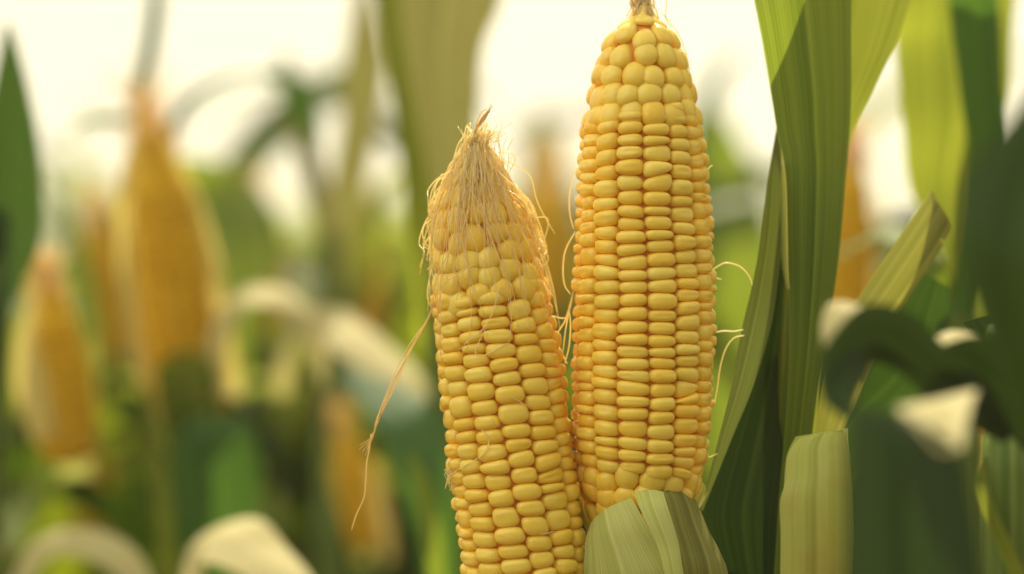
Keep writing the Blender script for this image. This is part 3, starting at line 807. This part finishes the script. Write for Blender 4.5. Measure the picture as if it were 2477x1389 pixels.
Ff = px_sheet([(2560, 120, 0.590, 2720, 300, 0.590), (2440, 290, 0.595, 2640, 420, 0.590), (2350, 410, 0.600, 2600, 560, 0.590), (2330, 560, 0.600, 2580, 700, 0.590), (2345, 700, 0.605, 2600, 850, 0.600), (2400, 860, 0.610, 2640, 1000, 0.610), (2450, 1020, 0.620, 2680, 1120, 0.620)], n=36, m=15, cup=0.06, rib=.04, wave=.02, seed=22)
Pp = px_sheet([(2330, 780, .86, 2400, 760, .86), (2400, 900, .86, 2490, 860, .86), (2440, 1060, .86, 2540, 1000, .86), (2450, 1240, .86, 2560, 1200, .86)], n=24, m=13, cup=.08, wave=.02, seed=24)
hand_plant(ground_at(2450, .80), [P(2450, 1800, .80), P(2440, 1400, .81), P(2440, 1100, .82), P(2430, 800, .80)], 0.0095,
           'dark shaded corn plant near the camera with curled, snapped and sunlit drooping leaves', GP,
           [(G, M_HUSK_OLIVE, 'snapped leaf rolled into a tube'), (G2, M_LEAF_DEEP, None), (O, M_LEAF_DEEP, None), (H, M_LEAF_THICK, 'dark leaf curling over like a hook'), (I, M_LEAF_THICK, 'dark leaf arching over'), (H2, M_LEAF_SUNLIT, 'pale sunlit top of the hooked leaf'), (I2, M_LEAF_SUNLIT, 'pale sunlit top of the arching leaf'), (J, M_LEAF_SUNLIT, 'cream sunlit flap of leaf'),
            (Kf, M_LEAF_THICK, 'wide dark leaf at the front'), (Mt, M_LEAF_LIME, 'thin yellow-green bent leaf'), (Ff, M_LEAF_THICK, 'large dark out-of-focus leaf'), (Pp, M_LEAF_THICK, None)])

# ------------------------------------------------------------------ blurred plants behind
# left edge
dB = 1.25
b1 = px_sheet([(-130, 1000, dB, -60, 1000, dB), (-110, 760, dB, 20, 760, dB), (-70, 580, dB, 100, 580, dB), (-40, 380, dB, 98, 380, dB), (-22, 230, dB, 72, 230, dB), (0, 120, dB, 44, 120, dB), (14, 55, dB, 22, 55, dB)], n=34, m=13, cup=-0.05, rib=.05, seed=30)
b2 = ribbon([(-40, 1350, 1.5, 70, 20), (120, 1150, 1.6, 80, 40), (210, 900, 1.62, 70, 30), (190, 620, 1.66, 50, 20), (120, 420, 1.7, 15, 10)], n=30, wave=.03, seed=31)
b3 = ribbon([(30, 1440, 1.32, 40, -10), (100, 1330, 1.32, 100, -50), (190, 1310, 1.32, 120, -60), (290, 1350, 1.3, 100, -50), (380, 1470, 1.28, 30, -30)], n=34, wave=.03, cup=.06, seed=32)
hand_plant(ground_at(-40, 1.26), [P(-40, 1500, 1.26), P(-30, 1100, 1.26), P(-10, 700, 1.26), P(0, 500, 1.26)], 0.010, 'blurred corn plant with one tall dark pointed leaf, beside the paler orange ear', GB,
           [(b1, M_LEAF_DEEP, 'tall dark pointed leaf'), (b2, M_LEAF, None), (b3, M_LEAF_SUNLIT, 'pale drooping leaf')])
# the one carrying the big orange ear
e1 = ribbon([(345, 330, 1.52, 30, 20), (335, 250, 1.52, 46, 30), (360, 130, 1.53, 44, 40), (378, 0, 1.54, 40, 40), (385, -160, 1.55, 20, 40)], n=30, cup=.08, seed=33)
e2 = ribbon([(405, 330, 1.5, 34, 20), (450, 255, 1.52, 36, 40), (520, 205, 1.54, 34, 66), (610, 182, 1.58, 26, 76), (690, 190, 1.6, 56, 40), (725, 250, 1.6, 80, 12), (765, 340, 1.6, 30, 5)], n=44, cup=.06, wave=.02, seed=34)
e3 = ribbon([(330, 290, 1.54, 34, 30), (260, 290, 1.56, 40, 40), (200, 300, 1.58, 34, 30), (165, 345, 1.6, 14, 20)], n=20, seed=35)
e4 = ribbon([(530, 960, 1.44, 43, 0), (520, 830, 1.44, 79, -40), (570, 735, 1.44, 162, -73), (650, 715, 1.45, 162, -75), (720, 760, 1.45, 116, -62), (770, 850, 1.45, 50, -30), (780, 930, 1.45, 14, -10)], n=44, cup=.06, wave=.03, seed=36)
e5 = px_sheet([(430, 1040, 1.4, 480, 1010, 1.42), (420, 1120, 1.4, 590, 1020, 1.42), (420, 1250, 1.4, 630, 1150, 1.42), (440, 1420, 1.4, 620, 1400, 1.42), (470, 1600, 1.4, 600, 1600, 1.42)], n=30, m=13, cup=.12, seed=37)
e6 = ribbon([(455, 1640, 1.2, 48, 0), (468, 1470, 1.2, 88, -30), (490, 1360, 1.2, 190, -63), (545, 1310, 1.19, 249, -71), (620, 1350, 1.18, 220, -65), (730, 1440, 1.16, 120, -50), (860, 1580, 1.15, 32, -30)], n=44, m=15, cup=.08, wave=.02, seed=38)
e8 = ribbon([(350, 940, 1.42, 20, 10), (375, 1080, 1.41, 44, 20), (398, 1240, 1.4, 54, 25), (412, 1420, 1.4, 50, 20), (430, 1600, 1.4, 40, 10)], n=24, m=9, cup=.1, seed=139)
e7 = px_sheet([(440, 380, 1.75, 470, 380, 1.75), (450, 480, 1.75, 590, 420, 1.78), (500, 620, 1.72, 680, 560, 1.76), (520, 780, 1.7, 640, 760, 1.72), (530, 950, 1.68, 580, 950, 1.7)], n=30, m=11, cup=.05, seed=39)
hand_plant(ground_at(500, 1.47), [P(500, 1700, 1.47), P(485, 1200, 1.48), P(470, 1020, 1.48), P(430, 700, 1.56), P(400, 400, 1.55), P(395, 320, 1.53)], 0.011, 'blurred corn plant with thin dark leaves arching against the sky, behind the large orange ear', GB,
           [(e1, M_LEAF_DEEP, 'thin dark leaf against the sky'), (e2, M_LEAF_DEEP, 'arched dark leaf against the sky'), (e3, M_LEAF, None), (e4, M_LEAF_SUNLIT, 'pale leaf bending over'), (e5, M_LEAF_MID, 'green husk-like leaf below the ear'), (e6, M_LEAF_SUNLIT, 'cream sunlit drooping leaf'), (e7, M_LEAF, None), (e8, M_LEAF_LIME, None)])
# forked plant in the middle left
f1 = px_sheet([(770, 760, 1.75, 830, 760, 1.75), (775, 600, 1.75, 850, 600, 1.75), (800, 430, 1.74, 890, 430, 1.74), (822, 300, 1.73, 915, 300, 1.74), (832, 160, 1.72, 935, 160, 1.73), (850, 40, 1.71, 915, 40, 1.72), (865, -60, 1.7, 890, -60, 1.71)], n=36, m=11, cup=.08, rib=.05, seed=40)
f2 = ribbon([(800, 640, 1.75, 40, 10), (770, 480, 1.76, 60, 20), (735, 330, 1.8, 66, 20), (705, 220, 1.82, 56, 30), (690, 130, 1.84, 20, 30)], n=30, cup=.06, seed=41)
f3 = ribbon([(680, 960, 1.55, 36, 0), (695, 870, 1.54, 64, -40), (745, 790, 1.52, 152, -69), (830, 810, 1.5, 198, -67), (920, 875, 1.48, 180, -63), (1010, 950, 1.46, 72, -50), (1090, 1040, 1.45, 14, -30)], n=44, m=13, cup=.06, wave=.03, seed=42)
f4 = ribbon([(800, 820, 1.7, 50, 0), (860, 700, 1.76, 60, 20), (900, 520, 1.8, 60, 25), (960, 430, 1.84, 50, 60), (1010, 440, 1.86, 20, 60)], n=30, seed=43)
hand_plant(ground_at(805, 1.7), [P(805, 1700, 1.7), P(800, 1200, 1.72), P(798, 800, 1.75), P(800, 560, 1.75)], 0.010, 'blurred corn plant with an upright olive leaf forking above a pale drooping one', GB,
           [(f1, M_LEAF_TAN, 'upright olive leaf'), (f2, M_LEAF_TAN, None), (f3, M_LEAF_SUNLIT, 'pale leaf drooping to the right'), (f4, M_LEAF_LIME, None)])
# the plant right behind the left ear with the wide brown blade
g1 = px_sheet([(920, -260, 1.34, 1260, -260, 1.34), (940, -60, 1.34, 1222, -60, 1.34), (950, 20, 1.34, 1205, 20, 1.34), (960, 110, 1.34, 1168, 110, 1.34), (975, 240, 1.34, 1156, 240, 1.34), (1000, 380, 1.34, 1150, 380, 1.34), (1020, 520, 1.34, 1130, 520, 1.34), (1040, 720, 1.35, 1100, 720, 1.35)], n=44, m=15, cup=.05, rib=.02, seed=44)
g2 = px_sheet([(890, -160, 1.30, 950, -160, 1.31), (915, 0, 1.30, 965, 0, 1.31), (935, 150, 1.30, 985, 150, 1.31), (962, 320, 1.30, 1018, 320, 1.31), (980, 480, 1.30, 1046, 480, 1.31), (992, 640, 1.31, 1046, 640, 1.32), (1005, 800, 1.32, 1040, 800, 1.33), (1025, 900, 1.33, 1040, 900, 1.34)], n=44, m=11, cup=.08, seed=45)
g3 = px_sheet([(820, 910, 1.40, 850, 890, 1.40), (870, 980, 1.36, 970, 940, 1.36), (930, 1080, 1.32, 1060, 1000, 1.32), (985, 1240, 1.3, 1100, 1180, 1.3), (1020, 1420, 1.3, 1110, 1400, 1.3), (1040, 1600, 1.3, 1100, 1600, 1.3)], n=36, m=13, cup=.06, rib=.04, wave=.02, seed=46)
g4 = px_sheet([(985, 1090, 1.22, 995, 1090, 1.22), (1000, 1180, 1.22, 1040, 1170, 1.22), (1020, 1290, 1.22, 1066, 1280, 1.22), (1040, 1420, 1.22, 1080, 1420, 1.22)], n=24, m=9, cup=.08, seed=47)
hand_plant(ground_at(1070, 1.34), [P(1075, 1600, 1.36), P(1075, 1200, 1.38), P(1070, 900, 1.38), P(1068, 640, 1.37)], 0.009, 'blurred corn plant with a broad brown leaf against the sky, close behind the shorter ear', GB,
           [(g1, M_LEAF_TAN, 'broad brown drying leaf'), (g2, M_LEAF_LIME, 'long yellow-green leaf'), (g3, M_LEAF_MID, 'green leaf slanting down'), (g4, M_LEAF, None)])

# far plant filling the gap behind and right of the taller ear
q1 = px_sheet([(1640, 1400, 2.3, 1790, 1400, 2.3), (1670, 1000, 2.3, 1880, 1000, 2.3), (1690, 700, 2.3, 1890, 700, 2.3), (1690, 480, 2.3, 1850, 480, 2.3), (1700, 360, 2.3, 1800, 360, 2.3), (1720, 270, 2.3, 1745, 270, 2.3)], n=30, m=11, cup=.08, rib=.04, seed=70)
q2 = ribbon([(1700, 700, 2.2, 60, 10), (1690, 450, 2.2, 70, 20), (1700, 290, 2.2, 60, 30), (1735, 190, 2.2, 44, 40), (1790, 130, 2.2, 14, 50)], n=26, seed=71)
q3 = ribbon([(1640, 1000, 2.3, 60, 0), (1480, 740, 2.35, 120, 20), (1360, 660, 2.4, 130, -50), (1270, 700, 2.45, 110, -50), (1200, 800, 2.5, 30, -30)], n=34, cup=.05, wave=.03, seed=72)
q4 = px_sheet([(1230, 760, 2.5, 1360, 760, 2.5), (1245, 560, 2.5, 1400, 560, 2.5), (1262, 400, 2.5, 1370, 400, 2.5), (1280, 310, 2.5, 1340, 310, 2.5), (1300, 260, 2.5, 1315, 260, 2.5)], n=24, m=9, cup=.06, seed=73)
hand_plant(ground_at(1660, 2.3), [P(1660, 1900, 2.3), P(1665, 1400, 2.3), P(1680, 900, 2.3), P(1690, 600, 2.3)], 0.011, 'blurred bright green corn plant between the taller ear and the sharp corn plant', GB,
           [(q1, M_LEAF, None), (q2, M_LEAF_DEEP, None), (q3, M_LEAF_LIME, None), (q4, M_LEAF_TAN, None)])

# ------------------------------------------------------------------ blurred ears
GO, HU, OL = M_HUSK_GOLD, M_HUSK, M_HUSK_OLIVE
def far_ear(base, mid, tip, rpx, d, husks, label, mat=None, tuft=True, seed=0, closed=False, strips=()):
    e = empty('corn_ear', P(*base, d), label, 'corn ear', 'blurred corn ears behind')
    r = rpx * K * d
    axis = [P(*base, d), P(*mid, d), P(*tip, d)]
    Lz = sum((axis[i + 1] - axis[i]).length for i in range(2))
    prof = [(0, r * .8), (.12 * Lz, r * .96), (.3 * Lz, r), (.55 * Lz, r * .95), (.75 * Lz, r * .78), (.9 * Lz, r * .5), (.97 * Lz, r * .28), (Lz, r * .14)]
    cb = Cob(axis, prof)
    ks = kernels(cb, 14, .1 * Lz, .76 * Lz, 0.0062, -1.0, seed, n=3)
    mb = MB()
    for (v, f, m_, t) in ks: mb.add(v, f, None, t)
    v, f = core(cb, 0.005, 24, 16); link('cob', mesh('cob', v, f, M_CORE), e)
    if not closed: mb.build('kernels', mat or M_KERNEL_FAR, e)
    for (th, z1, wa, wb, lift, hm) in husks:
        add_leaf(wrap(cb, -0.01, z1 * Lz, th, wa, wb, 0.0025, lift, n=22, m=11, tipcurl=.02), 'husk_leaf', hm, e)
    for q, sp in enumerate(strips):
        add_leaf(ribbon(sp, n=26, m=9, cup=.10, wave=.02, seed=seed + q), 'husk_leaf', GO, e, 'loose golden strip of husk')
    if tuft:
        rn = random.Random(seed); tf = MB()
        tp = axis[2]; dr = (axis[2] - axis[1]).normalized()
        for i in range(40):
            j = Vector((rn.gauss(0, 1), rn.gauss(0, 1), rn.gauss(0, .5))) * r * .28
            v, f, uv = tube([tp - dr * r * .6 + j * 1.6, tp + dr * r * .1 + j * .7, tp + dr * r * .7 + j * 1.0, tp + dr * r * 1.1 + j * 2], [.0005, .0005, .0003], 4, 8)
            tf.add(v, f, uv, rn.random())
        tf.build('silk', M_SILK_DRY, e)
    return e

GO, HU, OL = M_HUSK_GOLD, M_HUSK, M_HUSK_OLIVE
far_ear((470, 1040), (422, 700), (358, 300), 94, 1.46, [(2.0, .8, .5, .2, .004, OL), (2.4, .7, .7, .3, .004, HU), (-2.5, .7, .7, .3, .004, HU), (0.1, .26, 1.0, .5, .010, M_LEAF)], 'large orange ear in an open golden husk, the biggest of the blurred ears', seed=51,
        strips=[[(385, 1020, 1.45, 60, 30), (345, 840, 1.46, 62, 35), (312, 640, 1.47, 60, 35), (306, 460, 1.48, 46, 35), (340, 280, 1.48, 20, 20)], [(560, 960, 1.44, 70, -30), (535, 780, 1.45, 74, -35), (492, 590, 1.46, 74, -35), (430, 420, 1.47, 60, -35), (365, 275, 1.47, 24, -20)]])
far_ear((165, 1120), (150, 910), (118, 680), 72, 1.42, [(1.7, .7, .6, .2, .004, GO), (3.0, .7, .7, .3, .004, HU)], 'blurred orange ear with one bright golden husk leaf, beside the tall dark pointed leaf', seed=52,
        strips=[[(110, 1060, 1.40, 60, 20), (80, 950, 1.40, 84, 25), (80, 830, 1.41, 84, 30), (104, 720, 1.42, 56, 30), (112, 640, 1.42, 24, 20)]])
far_ear((270, 860), (250, 700), (232, 520), 58, 1.8, [(1.4, .8, .5, .2, .004, GO), (-2.2, .7, .7, .3, .004, OL)], 'small brownish orange ear half hidden behind the largest blurred ear', seed=53)
far_ear((615, 800), (618, 680), (615, 500), 74, 2.0, [(-1.3, .9, .6, .3, .004, GO), (1.6, .85, .7, .3, .004, HU)], 'small orange ear with a pale rounded tip above the pale bent leaf', seed=54)
far_ear((870, 830), (870, 700), (862, 500), 60, 1.95, [(-1.4, .8, .6, .3, .004, GO), (1.7, .8, .6, .3, .004, HU)], 'small orange ear hanging under the forked olive leaf', seed=55)
far_ear((900, 1330), (865, 1190), (825, 1030), 52, 1.7, [(1.0, .7, .6, .3, .004, GO), (-2.2, .8, .7, .3, .004, HU)], 'orange ear with a golden husk low beside the slanting green leaf', seed=56)
far_ear((1310, 760), (1318, 640), (1325, 440), 80, 2.0, [(-1.6, .7, .6, .3, .004, GO), (1.8, .7, .6, .3, .004, HU)], 'golden orange ear seen in the gap between the two sharp ears', seed=57)
far_ear((2040, 800), (2050, 600), (2060, 360), 62, 1.45, [(1.2, .8, .5, .2, .004, GO), (-2.0, .8, .7, .3, .004, HU)], 'slim orange ear just behind the sharp corn plant', seed=58)
far_ear((2440, 1300), (2425, 1200), (2410, 1060), 46, 1.2, [(1.6, .8, .6, .3, .004, HU)], 'small orange ear among the dark leaves near the thin yellow-green one', seed=59)
ne = empty('corn_ear', P(1960, 1600, 0.8420), 'unopened ear in yellow-green husk with brown streaks, below the sharp corn plant', 'corn ear')
add_leaf(tube([P(1968, 1600, 0.8450), P(1970, 1400, 0.8450), P(1974, 1260, 0.8450), P(1980, 1160, 0.8450)], [.004, .005, .0045, .002], 18, 24), 'cob', M_CORE, ne)
add_leaf(px_sheet([(1890, 1620, 0.8420, 2062, 1620, 0.8420), (1888, 1450, 0.8400, 2060, 1450, 0.8420), (1889, 1300, 0.8390, 2062, 1300, 0.8400), (1888, 1215, 0.8390, 2060, 1200, 0.8410), (1902, 1160, 0.8415, 2056, 1130, 0.8440), (1906, 1105, 0.8445, 2050, 1085, 0.8470), (1930, 1066, 0.8470, 2046, 1056, 0.8495), (1972, 1052, 0.8485, 2044, 1044, 0.8505), (2016, 1040, 0.8485, 2042, 1036, 0.8505)], n=44, m=21, cup=.17, rib=.03, wave=.03, wfreq=70, seed=90), 'husk_leaf', M_HUSK_LIME, ne)
add_leaf(px_sheet([(1890, 1620, 0.8440, 2062, 1620, 0.8440), (1892, 1400, 0.8440, 2060, 1400, 0.8450), (1894, 1240, 0.8440, 2058, 1220, 0.8450), (1898, 1150, 0.8450, 2056, 1120, 0.8470), (1904, 1100, 0.8460, 2052, 1075, 0.8490), (1925, 1056, 0.8470, 2050, 1036, 0.8500)], n=30, m=17, cup=-.06, seed=91), 'husk_leaf', M_HUSK, ne)
far_ear((225, 1300), (230, 1190), (232, 1050), 42, 1.9, [(-1.4, .8, .6, .3, .004, GO)], 'tiny dim golden ear below the orange one with the bright husk', seed=61)

# ------------------------------------------------------------------ the field behind
def arc_leaf(h, az, length, width, rise, droop, seed):
    rn = random.Random(seed)
    n = 16
    L, R = [], []
    x = z = 0.0
    ang = rise
    st = length / (n - 1)
    for i in range(n):
        t = i / (n - 1)
        w = width * 0.5 * min(1, 0.35 + t * 3.2) * (1 - t ** 2.6) + 0.0006
        tw = 0.5 * math.sin(2.2 * t + seed) * t
        c = Vector((x, 0, z))
        s = Vector((0, math.cos(tw), math.sin(tw))) * w
        L.append(c - s); R.append(c + s)
        x += math.cos(ang) * st; z += math.sin(ang) * st
        ang -= droop / (n - 1) * (0.4 + 1.4 * t)
    v, f, uv = sheet(L, R, n=20, m=7, cup=0.0, rib=.06, wave=.04, wfreq=22, seed=seed)
    ca_, sa_ = math.cos(az), math.sin(az)
    v = [(p[0] * ca_ - p[1] * sa_, p[0] * sa_ + p[1] * ca_, p[2] + h) for p in v]
    return v, f, uv

def make_plant(height, seed):
    rn = random.Random(seed)
    e = empty('corn_plant', (0, 0, 0), '', '')
    add_leaf(tube([(0, 0, 0), (.005, 0, height * .4), (.0, .01, height * .75), (.01, .0, height * .93)], [.013, .012, .009, .005], 10, 20), 'stalk', M_ROW, e)
    nl = 10
    az = rn.uniform(0, 6.28)
    for i in range(nl):
        t = i / (nl - 1)
        h = height * (.2 + .72 * t)
        ln = .55 + .25 * math.sin(math.pi * min(1, t * 1.1)) - .12 * t
        mat = rn.choice([M_ROW_SHADE, M_ROW_SHADE, M_ROW]) if t < .74 else rn.choice([M_ROW, M_ROW, M_ROW_SHADE, M_LEAF_LIME])
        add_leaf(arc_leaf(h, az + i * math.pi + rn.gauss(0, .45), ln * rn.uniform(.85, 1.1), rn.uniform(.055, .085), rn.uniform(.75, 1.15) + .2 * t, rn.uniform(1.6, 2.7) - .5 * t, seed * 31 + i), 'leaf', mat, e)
    return e

protos = [make_plant(h, 100 + i) for i, h in enumerate((1.20, 1.28, 1.36, 1.24))]
LAB = 'blurred green corn plant standing in the field rows far behind the two ears'
GF = 'blurred corn plants in the field rows'
rn = random.Random(9)
spots = []
d = 1.95
row = 0
while d < 11.5:
    half = d * 0.235 + 0.62
    x = -half + rn.uniform(0, .25)
    while x < half:
        spots.append((x + rn.gauss(0, .04), d + rn.gauss(0, .07)))
        x += rn.uniform(.17, .27) + .01 * d
    d += .34 + .05 * d
    row += 1
for i, (x, y) in enumerate(spots):
    src = protos[i % 4]
    if i < 4: o = src
    else:
        o = src.copy(); COL.objects.link(o)
        for ch in src.children:
            c = ch.copy(); COL.objects.link(c); c.parent = o
    o.location = (x, y, 0)
    o.rotation_euler = (rn.gauss(0, .03), rn.gauss(0, .03), rn.uniform(0, 6.28))
    s = rn.uniform(.92, 1.1)
    o.scale = (s, s, s)
    tag(o, LAB, 'corn plant', GF)

far = MB()
for i in range(2600):
    dd = rn.uniform(11.5, 60) if i < 1900 else rn.uniform(60, 140)
    x = rn.uniform(-1, 1) * (dd * .27 + 1)
    h = rn.uniform(.6, 1.75) if dd < 40 else rn.uniform(1.2, 2.6)
    sc = 1 if dd < 40 else 1.6
    v, f, uv = arc_leaf(h, rn.uniform(0, 6.28), .7 * sc, .10 * sc, rn.uniform(.5, 1.2), rn.uniform(1.4, 2.6), i)
    far.add([(p[0] + x, p[1] + dd, p[2]) for p in v], f, uv)
tag(far.build('corn_field', M_FIELD), 'distant hazy green corn canopy below the sky', 'corn field', kind='stuff')

# ------------------------------------------------------------------ warm summer air
hz = [(-30, -8, -1.2), (30, -8, -1.2), (30, 160, -1.2), (-30, 160, -1.2), (-30, -8, 6.0), (30, -8, 6.0), (30, 160, 6.0), (-30, 160, 6.0)]
M_HAZE, N, L = new_mat('haze')
out = N.new('ShaderNodeOutputMaterial')
pv = N.new('ShaderNodeVolumePrincipled')
pv.inputs['Color'].default_value = (1.0, 0.96, 0.82, 1)
pv.inputs['Density'].default_value = 0.006
pv.inputs['Anisotropy'].default_value = 0.6
L.new(pv.outputs['Volume'], out.inputs['Volume'])
tag(link('haze', mesh('haze', hz, [(0, 3, 2, 1), (4, 5, 6, 7), (0, 1, 5, 4), (1, 2, 6, 5), (2, 3, 7, 6), (3, 0, 4, 7)], M_HAZE, smooth=False)), kind='stuff')
